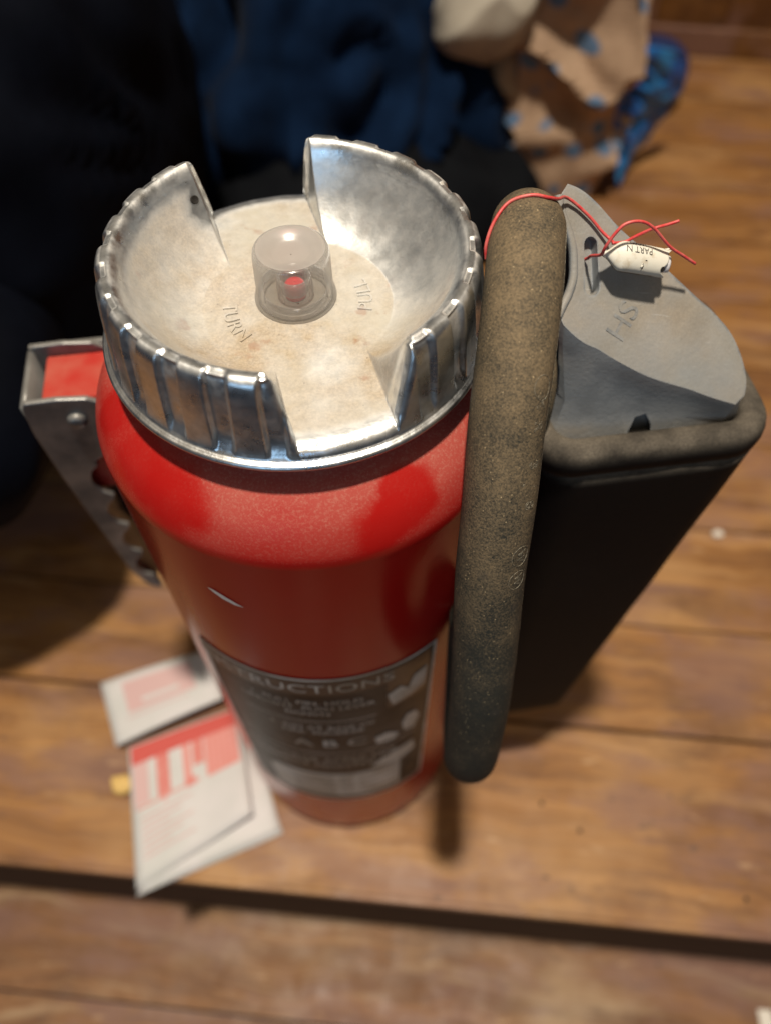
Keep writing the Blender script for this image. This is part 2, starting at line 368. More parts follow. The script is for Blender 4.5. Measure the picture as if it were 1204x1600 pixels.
def grid(name, fn, nu, nv, closed_u=False, cap=False, uv=False):
    vs = [fn(i, j) for i in range(nu) for j in range(nv)]
    fs = []
    for i in range(nu if closed_u else nu - 1):
        k_ = (i + 1) % nu
        for j in range(nv - 1):
            fs.append((i * nv + j, k_ * nv + j, k_ * nv + j + 1, i * nv + j + 1))
    if cap:
        fs.append([i * nv for i in range(nu)][::-1]); fs.append([i * nv + nv - 1 for i in range(nu)])
    me = me_from(name, vs, fs)
    if uv:
        l = me.uv_layers.new(name='UVMap')
        for poly in me.polygons:
            for li in poly.loop_indices:
                vi = me.loops[li].vertex_index; l.data[li].uv = ((vi // nv) / (nu - 1), (vi % nv) / (nv - 1))
    return me
def fixn(me):
    bm = bmesh.new(); bm.from_mesh(me); bmesh.ops.recalc_face_normals(bm, faces=bm.faces); bm.to_mesh(me); bm.free(); return me
def lathe(name, prof, n=96, axis=None):
    def fn(i, j):
        a = 2 * math.pi * i / n; r, z = prof[j]; return (r * math.cos(a), r * math.sin(a), z)
    me = grid(name, fn, n, len(prof), True)
    return fixn(me)
def smooth_prof(pts, sub=6):
    P_ = [Vector((a, b, 0)) for a, b in pts]; return [(v.x, v.y) for v in catmull(P_, sub)]
def catmull(P_, sub=8):
    out = []
    for i in range(len(P_) - 1):
        p0 = P_[max(i - 1, 0)]; p1 = P_[i]; p2 = P_[i + 1]; p3 = P_[min(i + 2, len(P_) - 1)]
        for s_ in range(sub):
            t = s_ / sub
            out.append(0.5 * ((2 * p1) + (p2 - p0) * t + (2 * p0 - 5 * p1 + 4 * p2 - p3) * t * t + (3 * p1 - p0 - 3 * p2 + p3) * t ** 3))
    out.append(P_[-1].copy()); return out
def frames(P_):
    T = [(P_[min(i + 1, len(P_) - 1)] - P_[max(i - 1, 0)]).normalized() for i in range(len(P_))]
    n_ = T[0].orthogonal().normalized(); N = []
    for t in T:
        n_ = (n_ - t * n_.dot(t)).normalized(); N.append(n_)
    return T, N
def tube(name, pts, r, seg=16, sub=8, cap=True, rf=None):
    P_ = catmull([Vector(p) for p in pts], sub); T, N = frames(P_)
    L_ = len(P_)
    def fn(i, j):
        a = 2 * math.pi * j / seg; b = T[i].cross(N[i]); rr = r if rf is None else r * rf(i / (L_ - 1))
        return P_[i] + (N[i] * math.cos(a) + b * math.sin(a)) * rr
    vs = [fn(i, j) for i in range(L_) for j in range(seg)]; fs = []
    for i in range(L_ - 1):
        for j in range(seg):
            k_ = (j + 1) % seg; fs.append((i * seg + j, i * seg + k_, (i + 1) * seg + k_, (i + 1) * seg + j))
    if cap:
        fs.append([j for j in range(seg)][::-1]); fs.append([(L_ - 1) * seg + j for j in range(seg)])
    return fixn(me_from(name, vs, fs)), P_
def box(name, sx_, sy_, sz, c=(0, 0, 0), bev=0.0):
    bm = bmesh.new(); bmesh.ops.create_cube(bm, size=1)
    for v in bm.verts: v.co = Vector((v.co.x * sx_ + c[0], v.co.y * sy_ + c[1], v.co.z * sz + c[2]))
    if bev: bmesh.ops.bevel(bm, geom=bm.edges[:], offset=bev, segments=3, affect='EDGES', profile=0.6)
    me = bpy.data.meshes.new(name); bm.to_mesh(me); bm.free(); return me
def prism(name, pts, off, bev=0.0, seg=2):
    """polygon (3-D points, one plane or nearly) pushed along off"""
    bm = bmesh.new(); a = [bm.verts.new(p) for p in pts]; b = [bm.verts.new(Vector(p) + Vector(off)) for p in pts]
    n_ = len(pts); bm.faces.new(a); bm.faces.new(b[::-1])
    for i in range(n_): bm.faces.new((a[i], a[(i + 1) % n_], b[(i + 1) % n_], b[i]))
    bmesh.ops.recalc_face_normals(bm, faces=bm.faces)
    if bev: bmesh.ops.bevel(bm, geom=bm.edges[:], offset=bev, segments=seg, affect='EDGES', profile=.5)
    me = bpy.data.meshes.new(name); bm.to_mesh(me); bm.free(); return me
def apply_mods(o):
    dg = bpy.context.evaluated_depsgraph_get(); me = bpy.data.meshes.new_from_object(o.evaluated_get(dg))
    o.modifiers.clear(); o.data = me; return o
def ss(a, b, x):
    t = max(0, min(1, (x - a) / (b - a))); return t * t * (3 - 2 * t)
def fbm(p, o=4): return noise.fractal(Vector(p), 1.0, 2.0, o)
def text_mesh(s, size, extrude=0.0002, outline=None, space=1.0):
    c_ = bpy.data.curves.new('lettering', 'FONT'); c_.body = s; c_.size = size; c_.align_x = 'CENTER'; c_.align_y = 'CENTER'
    c_.space_character = space; c_.resolution_u = 4
    if outline:
        c_.fill_mode = 'NONE'; c_.bevel_depth = outline; c_.bevel_resolution = 1
    else: c_.extrude = extrude
    o = bpy.data.objects.new('lettering', c_); S.collection.objects.link(o)
    dg = bpy.context.evaluated_depsgraph_get(); me = bpy.data.meshes.new_from_object(o.evaluated_get(dg))
    bpy.data.objects.remove(o); me.materials.clear(); return me
def subdiv_long(me, L_):
    bm = bmesh.new(); bm.from_mesh(me); bmesh.ops.triangulate(bm, faces=bm.faces)
    for _ in range(3):
        es = [e_ for e_ in bm.edges if e_.calc_length() > L_]
        if not es: break
        bmesh.ops.subdivide_edges(bm, edges=es, cuts=1); bmesh.ops.triangulate(bm, faces=bm.faces)
    bm.to_mesh(me); bm.free(); return me

# ================================================================= FLOOR AND STEP
TH = math.atan(-0.24)
DX = Vector((math.cos(TH), math.sin(TH), 0)); DY = Vector((-math.sin(TH), math.cos(TH), 0))
ORG = DY * (-0.1487 * math.cos(TH))            # a point on the front edge of the upper floor
floor = empty('floor', 'varnished pine board floor ending in a step edge', None, ORG, TH, kind='structure')
TK = 0.024
def plank_mesh(w, L_=3.4, nose=False):
    bm = bmesh.new(); bmesh.ops.create_cube(bm, size=1)
    for v in bm.verts: v.co = Vector((v.co.x * L_, v.co.y * (w - 0.0020), v.co.z * TK - TK / 2))
    bmesh.ops.bevel(bm, geom=[e_ for e_ in bm.edges if abs(e_.verts[0].co.y - e_.verts[1].co.y) < 1e-6 and abs(e_.verts[0].co.z - e_.verts[1].co.z) < 1e-6],
                    offset=0.004 if nose else 0.0011, segments=4 if nose else 2, affect='EDGES')
    me = bpy.data.meshes.new('plank'); bm.to_mesh(me); bm.free(); return me
n = 0.0
widths = [0.163, 0.108, 0.121] + [0.122] * 12
pm = {}
for i, w in enumerate(widths):
    if w not in pm: pm[w] = plank_mesh(w, nose=(i == 0))
    o = link('plank', pm[w], MT['wood'], floor, smooth=False)
    o.location = (random.uniform(-.1, .1) + 0.2, n + w / 2, random.uniform(-0.0005, 0.0004) if i else 0)
    n += w
sub_ = link('subfloor', box('subfloor', 3.2, n - 0.02, 0.02, (0.2, n / 2 + .012, -TK - 0.0125)), MT['gapshade'], floor, False)
LZ = -0.250
lower = empty('lower_floor', 'worn pine boards one low step below the main floor', None, ORG + Vector((0, 0, LZ)), TH, kind='structure')
lw_ = plank_mesh(0.15)
yy = 0.06
for i in range(4):
    o = link('plank', lw_, MT['woodlow'], lower, smooth=False); o.location = (0.13 * ((i * 7) % 3), yy - 0.075, random.uniform(-.0004, .0004)); yy -= 0.15
link('riser', box('riser', 3.0, 0.016, -LZ - TK - 0.002, (0.2, 0.016, (-LZ - TK) / 2), 0.001), MT['gapshade'], lower, False)
# plaster-white worn patch marks and small nails in the boards
def nail(x, y, z, r=0.0026):
    p_ = [(0.0001, .0004), (r * .8, .0004), (r, 0.0), (r, -0.002)]
    o = link('nail_head', lathe('nail', p_, 14), MT['hole'], floor if z > -.01 else lower)
    o.location = Matrix.Rotation(-TH, 3, 'Z') @ (Vector((x, y, 0)) - ORG) + Vector((0, 0, 0.0002))
for q in ((0.1852, -0.1201), (0.1582, -0.0931), (0.3064, -0.1917)): nail(q[0], q[1], 0, .0019)


wall = empty('wall', 'brown varnished board wall behind the floor', None, (0.72, 1.105, 0), math.atan(-0.29), kind='structure')
bm_ = box('board', 0.118, 0.018, 1.2, (0, 0.009, 0.6), 0.002)
for i in range(-3, 7):
    o = link('board', bm_, MT['woodwall'], wall, False); o.location = (i * 0.119, 0.012 + random.uniform(0, .0015), 0.002)
link('skirting', box('skirting', 1.3, 0.012, 0.045, (0.2, 0.006, 0.024), 0.003), MT['woodwall'], wall, False)

# ================================================================= EXTINGUISHER
ext = empty('fire_extinguisher', 'dusty red cylinder extinguisher with fluted aluminium cap and black hose, standing on the boards', 'fire extinguisher')
prof = smooth_prof([(0.001, 0.006), (0.06, 0.006), (0.078, 0.001), (0.0845, 0.0015), (0.0885, 0.006), (0.09, 0.014)], 4)
prof += [(0.09, 0.014 + (0.457 - 0.014) * i / 24) for i in range(1, 25)]
prof += smooth_prof([(0.09, 0.457), (0.08995, 0.4615), (0.0892, 0.4660), (0.0868, 0.4720), (0.0832, 0.4780), (0.0785, 0.4832), (0.0735, 0.4875), (0.0690, 0.4900), (0.0665, 0.4925), (0.066, 0.499), (0.064, 0.502)], 5)[1:]
body = link('body', lathe('body', prof, 160), MT['red'], ext)

# ---- cap: one cast piece with a channel across it
CH = R(99.0); cax = Vector((math.cos(CH), math.sin(CH), 0)); cpx = Vector((math.sin(CH), -math.cos(CH), 0))
ZF = 0.5085
base_prof = [(0.0005, ZF), (0.010, ZF), (0.018, ZF), (0.026, ZF), (0.032, ZF), (0.0355, ZF + .0001), (0.038, ZF + .0006), (0.042, ZF + .0024), (0.0465, ZF + .0058),
             (0.051, ZF + .0106), (0.0549, ZF + .0163), (0.0580, ZF + .0216), (0.0598, ZF + .0252), (0.0614, ZF + .0270), (0.0634, ZF + .0276), (0.0653, ZF + .0272),
             (0.0670, ZF + .0252), (0.0682, ZF + .020), (0.0692, ZF + .012), (0.0700, ZF + .003), (0.0706, ZF - .0018), (0.0711, ZF - .0040), (0.0722, ZF - .0047), (0.0732, ZF - .0052),
             (0.0737, ZF - .0062), (0.0732, ZF - .0072), (0.0716, ZF - .0078), (0.069, ZF - .0080), (0.066, ZF - .0080)]
pr = smooth_prof(base_prof, 8)
i_top = max(range(len(pr)), key=lambda i: pr[i][1])
NT = 1280
def smin(a, b, k_):
    h_ = max(k_ - abs(a - b), 0) / k_; return min(a, b) - h_ * h_ * k_ * .25
def smax(a, b, k_): return -smin(-a, -b, k_)
def cap_pt(i, j):
    th = 2 * math.pi * i / NT; r, z = pr[j]
    ct, st = math.cos(th), math.sin(th)
    sp_ = r * (ct * cpx.x + st * cpx.y); s_ = abs(sp_)     # distance from the channel's centre line
    side = (ct * cax.x + st * cax.y) < 0                   # front half
    if side: hw, slp = (0.0161, 5.6) if sp_ < 0 else (0.0183, 3.9)
    else: hw, slp = (0.0206, 5.4) if sp_ < 0 else (0.0194, 12.0)
    m_ = max(0.0, s_ - hw) * slp
    if j >= i_top - 3:      # flutes cut in the outside
        q = ((math.degrees(th) - 5.3 + 7.5) % 15.0) - 7.5
        dep = (1 - ss(2.3, 4.0, abs(q) + max(0, (ZF + .02 - z)) * 18)) * ss(0.002, 0.009, m_ - 0.5 * max(0, z - ZF))
        env = ss(0.0644, 0.0668, r) * (1 - ss(0.0700, 0.0712, r))
        r -= 0.0021 * dep * env
        z -= 0.0008 * dep * ss(0.0625, 0.0665, r + .002 * dep) * ss(ZF + .018, ZF + .024, z)
    if z > ZF and r > 0.03:
        h_ = z - ZF; hh = smin(h_, m_, max(1e-6, min(0.0046, h_)))
        if j >= i_top - 6:   # round the upright corners where the channel cuts the rim
            dI = max(0.0, s_ - hw - h_ / slp); rr_ = 0.0032
            if dI < rr_: r -= (rr_ - math.sqrt(max(0, rr_ * rr_ - (rr_ - dI) ** 2))) * ss(0.0, 0.0035, hh) * ss(0.062, 0.066, r)
        z = ZF + hh
    if r > 0.06 and z > ZF - .0042:
        z = min(z, z + 1) if m_ > .006 else min(z, ZF + (z - ZF if z > ZF else 0) - 0.0040 * (1 - math.sqrt(max(0.0, 1 - max(0.0, (r - 0.0640) / 0.0070) ** 2 if r < .071 else 0))) * (1 - ss(0.0, 0.005, m_)))
    x = r * ct; y = r * st
    z += 0.00012 * noise.noise(Vector((x, y, z)) * 120)
    r2 = 1 + 0.0016 * noise.noise(Vector((x, y, z)) * 60)
    if z > ZF: z = ZF + (z - ZF) * 1.05
    k4 = r2 * (1 + 0.016 * ss(0.03, 0.06, r))
    return (x * k4 - 0.0006 * ss(0.03, 0.06, r), y * k4, z)
capm = grid('cap', cap_pt, NT, len(pr), True)
cap = link('cap', fixn(capm), MT['alu'], ext)
cap['label'] = 'fluted cast aluminium screw cap with a channel across it and a dusty dished top'
# the two small holes for the seal wire, drawn as dark discs that paint in the bore's shade
def hole_at(p_, n_, r):
    n_ = Vector(n_).normalized(); q = Vector((0, 0, 1)).rotation_difference(n_)
    pts = [(0.0001, 0.00005), (r * .92, 0.00005), (r * 1.0, 0.00018), (r * 1.1, 0.00002), (r * 1.1, -0.002)]
    me = lathe('seal_hole', pts, 24); o = link('seal_hole', me, MT['hole'], cap); o.rotation_mode = 'QUATERNION'; o.rotation_quaternion = q; o.location = p_
def surf(th_deg, frac_r):
    """point and normal on the cap's inside bowl"""
    th = R(th_deg); j = min(range(i_top), key=lambda j_: abs(pr[j_][0] - frac_r)); r, z = pr[j]; r1, z1 = pr[j + 1]
    d_ = Vector((r1 - r, z1 - z)).normalized(); nr = Vector((-d_.y, d_.x))
    return Vector((r * math.cos(th), r * math.sin(th), z)), Vector((nr.x * math.cos(th), nr.x * math.sin(th), nr.y))
p_, n_ = surf(128.6, 0.0560); hole_at(p_ + n_ * .0002, n_, 0.0015)
a_ = R(-39.7); hole_at(Vector((0.0661 * math.cos(a_), 0.0661 * math.sin(a_), ZF + .0195)), (math.cos(a_), math.sin(a_), 0.08), 0.0015)
# raised lettering either side of the dome, running round it
def arc_text(s, r0, mid_deg, size, z, outward=True):
    me = text_mesh(s, size, 0.0004)
    for v in me.vertices:
        if outward: rr = r0 + v.co.y; th = R(mid_deg) - v.co.x / r0
        else: rr = r0 - v.co.y; th = R(mid_deg) + v.co.x / r0
        v.co = Vector((rr * math.cos(th), rr * math.sin(th), z + v.co.z))
    return link('raised_lettering', me, MT['alu'], cap, smooth=False)
arc_text('TURN', 0.0262, 196, 0.0080, ZF + .0002, False)
arc_text('PULL', 0.0262, 2, 0.0080, ZF + .0002, False)
# red nick of paint on the lip
nk = link('paint_fleck', prism('fleck', [(-0.0000, -0.0700, ZF + .0002), (0.0004, -0.0703, ZF + .0002), (0.0012, -0.0684, ZF + .0002), (0.0009, -0.0682, ZF + .0002)], (0, 0, .0003)), MT['wire'], cap)
# gauge dome
gd = empty('indicator_dome', None, None, (-0.0004, 0.0045, ZF)); gd.parent = ext
dr = 0.0149; dh = 0.0225
o = link('dome_wall', lathe('dome_wall', smooth_prof([(dr + .0008, 0.0), (dr + .0009, 0.0008), (dr + .0004, 0.0030), (dr - .0001, 0.0050), (dr - .0003, 0.010), (dr - .0005, 0.018), (dr - .0007, dh - 0.002), (dr - .0012, dh - .0005), (dr - .0022, dh)], 4), 96), MT['plastic'], gd)
link('dome_top', lathe('dome_top', smooth_prof([(dr - .0022, dh), (dr - .0035, dh - .0001), (dr - .006, dh - .0010), (0.006, dh - .0024), (0.0003, dh - .0030)], 4), 96), MT['cloudy'], gd)
link('dome_foot_ring', lathe('ring', smooth_prof([(dr - .0012, .0005), (dr - .0005, .0012), (dr - .0006, .0042), (dr - .0018, .0052), (dr - .003, .0042), (dr - .003, .0006)], 3), 64), MT['plastic'], gd)
link('gauge_cup', lathe('cup', smooth_prof([(0.0068, .0004), (0.0070, .004), (0.0066, .0090), (0.0058, .0100), (0.0051, .0090), (0.0051, .003)], 4), 48), MT['plastic'], gd)
link('indicator_pin', lathe('pin', smooth_prof([(0.0040, .0005), (0.0041, .0045), (0.0038, .0060), (0.0028, .0068), (0.0002, .0070)], 4), 40), MT['pin'], gd)

# ---- label wrapped round the body
LR = 0.0903
def wrap_poly(name, a0, a1, z0, z1, mat, parent, off=0.0, wob=0):
    nu = max(2, int(abs(a1 - a0) / 1.5) + 2)
    def fn(i, j):
        a = R(a0 + (a1 - a0) * i / (nu - 1)); z = z0 + (z1 - z0) * j / 3
        return ((LR + off) * math.cos(a), (LR + off) * math.sin(a), z)
    return link(name, fixn(grid(name, fn, nu, 4)), mat, parent)
label = wrap_poly('instruction_label', -141, -57.3, 0.106, 0.350, MT['label'], ext)
for nm, a0, a1, z0, z1 in (('label_border', -141, -57.3, 0.3475, 0.350), ('label_border', -141, -57.3, 0.106, 0.1085), ('label_border', -58.6, -57.3, 0.1085, 0.3475), ('label_border', -141, -139.4, 0.1085, 0.3475)):
    wrap_poly(nm, a0, a1, z0, z1, MT['silver'], label, 0.0003)
def wrap_text(s, size, mid, z, mat, off=0.0004, space=1.0):
    me = subdiv_long(text_mesh(s, size, 0.0, space=space), 0.006)
    for v in me.vertices:
        a = R(mid) + v.co.x / LR
        v.co = Vector(((LR + off) * math.cos(a), (LR + off) * math.sin(a), z + v.co.y))
    return link('printed_line', me, mat, label, smooth=False)
wrap_poly('header_band', -139.2, -76, 0.3275, 0.3465, MT['labelblack'], label, 0.0002)
wrap_text('INSTRUCTIONS', 0.0150, -108, 0.3365, MT['silver'], space=1.05)
for k_, s_ in enumerate(('1. PULL PIN. HOLD', 'UPRIGHT. PUSH LEVER', 'DOWN')): wrap_text(s_, 0.0075, -104, 0.316 - k_ * .0085, MT['silver'])
wrap_poly('rule_line', -128, -80, 0.2855, 0.2865, MT['silver'], label, 0.0003)
for k_, s_ in enumerate(('2. AIM AT BASE OF', 'FIRE. SQUEEZE')): wrap_text(s_, 0.0075, -100, 0.275 - k_ * .0085, MT['silver'])
wrap_text('A B C', 0.018, -98, 0.245, MT['silver'])
wrap_poly('rule_line', -128, -64, 0.224, 0.2252, MT['silver'], label, 0.0003)
for k_, s_ in enumerate(('RECHARGE AFTER USE', 'INSPECT MONTHLY')): wrap_text(s_, 0.010, -104, 0.2105 - k_ * .0125, MT['silver'])
wrap_poly('data_panel', -126, -70, 0.118, 0.176, MT['silver'], label, 0.00025)
for k_ in range(4): wrap_text('MAINTENANCE  OF  CONTENTS', 0.0072, -98, 0.166 - k_ * .0125, MT['labelblack'])
wrap_poly('picture_panel', -76, -60, 0.29, 0.344, MT['labelblack'], label, 0.00015)
def pic(pts, mat=None):
    vs = []; n_ = len(pts)
    me = me_from('pictogram', [Vector((a, b, 0)) for a, b in pts], [tuple(range(n_))]); subdiv_long(me, .006)
    for v in me.vertices:
        a = R(v.co.x); z = v.co.y; v.co = Vector(((LR + .0005) * math.cos(a), (LR + .0005) * math.sin(a), z))
    link('pictogram', me, mat or MT['silver'], label, False)
pic([(-74, .292), (-66, .296), (-61, .300), (-60.5, .325), (-66, .322), (-68, .308), (-71, .316), (-76, .311)])
pic([(-69, .236), (-64, .232), (-62, .250), (-64, .262), (-68, .264), (-70, .252)])
pic([(-80, .232), (-73, .229), (-71, .238), (-76, .247), (-81, .244)])
pic([(-84, .182), (-70, .178), (-63, .186), (-64, .205), (-74, .203), (-80, .192)])
pic([(-128, .120), (-120, .116), (-117, .150), (-122, .175), (-129, .168)])
pic([(-68, .128), (-62, .132), (-62, .152), (-67, .150)], MT['labelblack'])
# scratch showing bare metal
def cyl_pt(a, z, off=0.0004): return Vector(((0.09 + off) * math.cos(R(a)), (0.09 + off) * math.sin(R(a)), z))
sc = me_from('scratch', [cyl_pt(-124.3, .4302), cyl_pt(-122.4, .4300), cyl_pt(-119.6, .4276), cyl_pt(-116.6, .4246), cyl_pt(-114.5, .4222), cyl_pt(-117.2, .4222), cyl_pt(-120.4, .4243), cyl_pt(-122.6, .4272)], [(0, 1, 7), (1, 2, 6, 7), (2, 3, 5, 6), (3, 4, 5)])
link('scratch', sc, MT['scratch'], ext, False)

# ---- lever handle on the left, hinged on a red lug
lug = link('handle_lug', box('lug', 0.058, 0.031, 0.075, (-0.101, 0.057, 0.389), 0.002), MT['redbar'], ext, False)
lug['label'] = 'red welded lug that carries the steel lever'
lev = empty('steel_lever', None, None, (0, 0, 0)); lev.parent = ext
yf = 0.0345; yb = 0.0725; tk = 0.0030
# side plates: outline in the x-z plane; the front one shows scallops on its inner edge
def side_plate(y):
    out = [(-0.1372, 0.4290), (-0.1350, 0.4330), (-0.120, 0.4335), (-0.106, 0.4320), (-0.0985, 0.427), (-0.0955, 0.416), (-0.0965, 0.398)]
    xs = [(-0.1105, 0.3885), (-0.1165, 0.3840)]
    z = 0.381
    for k_ in range(4):
        for t in range(7):
            f_ = t / 6; xs.append((-0.1180 - 0.0003 * k_ - 0.0050 * math.sin(math.pi * f_) + (0.0025 if t in (0, 6) else 0), z - 0.0285 * f_))
        z -= 0.0315
    out += xs + [(-0.1140, 0.2480), (-0.1150, 0.2410), (-0.1200, 0.2440), (-0.1245, 0.2514), (-0.1290, 0.2700), (-0.1318, 0.307), (-0.1345, 0.34), (-0.1367, 0.374), (-0.1383, 0.41)]
    return prism('side_plate', [Vector((a, y, b)) for a, b in out], (0, tk, 0), 0.0008)
link('side_plate', side_plate(yf), MT['steel'], lev, False)
link('side_plate', side_plate(yb), MT['steel'], lev, False)
# back web closing the channel on the far side from the body
def web(i, j):
    pts = [(-0.1380, 0.4300), (-0.1365, 0.374), (-0.1315, 0.307), (-0.1285, 0.270), (-0.1185, 0.248)]
    return (pts[i][0], yf + .001 + (yb - yf) * j / 3, pts[i][1])
wb = link('web_plate', grid('web', web, 5, 4), MT['steel'], lev); m_ = wb.modifiers.new('s', 'SOLIDIFY'); m_.thickness = 0.003; m_.offset = 1; apply_mods(wb)
link('top_rib', box('rib', 0.040, 0.0035, 0.004, (-0.118, yb + .004, 0.4285), .001), MT['steel'], lev, False)
rv = lathe('rivet', smooth_prof([(0.0001, .0034), (0.0030, .0030), (0.0046, .0014), (0.0048, 0.0)], 4), 24)
o = link('rivet', rv, MT['steel'], lev, loc=(-0.1144, yf - .0001, 0.4185)); o.rotation_euler = (R(90), 0, 0)

# ---- hose loop on the right
HR = 0.0137
hp = [(0.096, 0.022, 0.478), (0.0945, 0.0215, 0.502), (0.0910, 0.0140, 0.5215), (0.0862, -0.0010, 0.5330), (0.0817, -0.0150, 0.5345), (0.0780, -0.028, 0.532), (0.0730, -0.046, 0.5195), (0.0684, -0.062, 0.502), (0.0648, -0.0795, 0.474),
      (0.0618, -0.093, 0.444), (0.0608, -0.105, 0.412), (0.0598, -0.1165, 0.378), (0.0592, -0.1230, 0.344), (0.0590, -0.1260, 0.318), (0.0605, -0.1220, 0.300), (0.064, -0.106, 0.292), (0.0665, -0.090, 0.320), (0.067, -0.082, 0.350), (0.067, -0.079, 0.375)]
hm, HP = tube('hose', hp, HR, 40, 14, True, None)
hose = link('rubber_hose', hm, MT['hose'], ext)
hose['label'] = 'dusty black rubber hose looped over beside the cap'
HT, HN = frames(HP)
cum = [0.0]
for i in range(1, len(HP)): cum.append(cum[-1] + (HP[i] - HP[i - 1]).length)
def on_hose(s_, phi, off):
    """phi measured from the side that faces the front/up, positive to +x"""
    i = 0
    while i < len(cum) - 2 and cum[i + 1] < s_: i += 1
    f_ = (s_ - cum[i]) / (cum[i + 1] - cum[i]); p = HP[i].lerp(HP[i + 1], f_); t = HT[i].lerp(HT[i + 1], f_).normalized()
    side_ = Vector((1, 0, 0)); side_ = (side_ - t * side_.dot(t)).normalized(); n2 = side_.cross(t)
    if n2.z - n2.y < 0: n2 = -n2
    return p + (n2 * math.cos(phi) + side_ * math.sin(phi)) * (HR + off)
def hose_text(s_, size, mid, phi0):
    me = text_mesh(s_, size, outline=0.00011)
    for v in me.vertices:
        v.co = on_hose(mid + v.co.x, phi0 + v.co.y / HR, 0.00002 + max(0, v.co.z))
    link('raised_marking', me, MT['hosetext'], hose, False)
def ring_mark(mid, phi0, r):
    seg = 28; pts = [on_hose(mid + r * math.cos(2 * math.pi * k_ / seg), phi0 + r * math.sin(2 * math.pi * k_ / seg) / HR, 0.00005) for k_ in range(seg + 1)]
    me, _ = tube('raised_marking', pts, 0.00011, 5, 1, False); link('raised_marking', me, MT['hosetext'], hose)
seam, _ = tube('mould_seam', [on_hose(t * .01, R(78), -.0001) for t in range(5, 27)], 0.00028, 6, 3); link('mould_seam', seam, MT['hosetext'], hose)
s_top = min(range(len(HP)), key=lambda i: abs(HP[i].z - 0.500) + (0 if i > 50 else 9)); s0 = cum[s_top]
hose_text('M', 0.006, s0 - .010, 0.62); hose_text('R', 0.006, s0 - .002, 0.62); ring_mark(s0 - .0145, .62, .004)
hose_text('3', 0.0065, s0 + .0115, 0.60); hose_text('/', 0.0085, s0 + .019, 0.50); hose_text('8', 0.0065, s0 + .0265, 0.60)
ring_mark(s0 + .047, .55, .0042); hose_text('W', 0.0050, s0 + .047, 0.55); ring_mark(s0 + .058, .55, .0042); hose_text('W', 0.0050, s0 + .058, 0.55)

# ---- black rubber sleeve that holds the nozzle
holder = empty('nozzle_sleeve', None, None, (0, 0, 0)); holder.parent = ext
holder['label'] = 'tapered black rubber sleeve with a thick rolled rim'
def rrect(x0, x1, y0, y1, rad, z, k_=8):
    pts = []
    for cx, cy, a0 in ((x1 - rad, y0 + rad, -90), (x1 - rad, y1 - rad, 0), (x0 + rad, y1 - rad, 90), (x0 + rad, y0 + rad, 180)):
        for t in range(k_ + 1):
            a = R(a0 + 90 * t / k_); pts.append(Vector((cx + rad * math.cos(a), cy + rad * math.sin(a), z)))
    return pts
def lvl(t):      # t = 1 top, 0 bottom
    x0 = 0.0955 + 0.008 * (1 - t); x1 = 0.166 + (0.2015 - 0.166) * t; y0 = -0.0515 + 0.0040 * t; y1 = 0.006 + 0.040 * t
    return x0, x1, y0, y1
zs0, zs1 = 0.118, 0.438
rows = []
for t in [0, .02, .05, .1, .2, .3, .4, .5, .6, .7, .8, .88, .94, 0.97, 1]:
    x0, x1, y0, y1 = lvl(t); rd = 0.013 + .007 * t; ins = 0.006 * (1 - ss(0, .05, t))
    rows.append(rrect(x0 + ins, x1 - ins, y0 + ins, y1 - ins, rd - ins * .5, zs0 + (zs1 - zs0) * t, 8))
nn = len(rows[0])
me = grid('sleeve', lambda i, j: rows[j][i] + Vector((0, 0.0007 * noise.noise(rows[j][i] * 25), 0)), nn, len(rows), True)
bm = bmesh.new(); bm.from_mesh(me); bm.verts.ensure_lookup_table()
bm.faces.new([bm.verts[i * len(rows)] for i in range(nn)]); bmesh.ops.recalc_face_normals(bm, faces=bm.faces); bm.to_mesh(me); bm.free()
slv = link('sleeve_body', me, MT['sleeve'], holder)
m_ = slv.modifiers.new('s', 'SOLIDIFY'); m_.thickness = 0.004; m_.offset = -1; apply_mods(slv); slv.data.polygons.foreach_set('use_smooth', [True] * len(slv.data.polygons))
x0, x1, y0, y1 = lvl(1)
path = rrect(x0 + .003, x1 - .0062, y0 + .0064, y1 - .004, 0.0145, 0.4425, 8)
P_ = path + [path[0]]
def rim_pt(i, j):
    p = path[i]; q0 = path[(i - 1) % len(path)]; q1 = path[(i + 1) % len(path)]; t = (q1 - q0).normalized(); o_ = t.cross(Vector((0, 0, 1)))
    a = 2 * math.pi * j / 20; ca, sa = math.cos(a), math.sin(a)
    w_ = 0.0072 * (abs(ca) ** .8) * (1 if ca > 0 else -1); h_ = 0.0095 * (abs(sa) ** .9) * (1 if sa > 0 else -1)
    return p + o_ * w_ + Vector((0, 0, h_ + 0.0005 * noise.noise(p * 30)))
vs = [rim_pt(i, j) for i in range(len(path)) for j in range(20)]
fs = [(i * 20 + j, i * 20 + (j + 1) % 20, ((i + 1) % len(path)) * 20 + (j + 1) % 20, ((i + 1) % len(path)) * 20 + j) for i in range(len(path)) for j in range(20)]
rim = link('sleeve_rim', fixn(me_from('rim', vs, fs)), MT['sleeve'], holder)
link('mounting_strap', box('strap', 0.012, 0.03, 0.02, (0.0925, 0.0, 0.40), .002), MT['steel'], holder, False)
sl = me_from('mould_line', [Vector((0.118, -0.0455, 0.4235)), Vector((0.143, -0.0455, 0.4225)), Vector((0.143, -0.0455, 0.4219)), Vector((0.118, -0.0455, 0.4228))], [(0, 1, 2, 3)])
link('mould_line', prism('mould_line', [Vector((0.118, -0.0445, 0.4235)), Vector((0.143, -0.0445, 0.4225)), Vector((0.143, -0.0445, 0.4220)), Vector((0.118, -0.0445, 0.4229))], (0, -.0009, 0)), MT['sleeve'], holder, False)

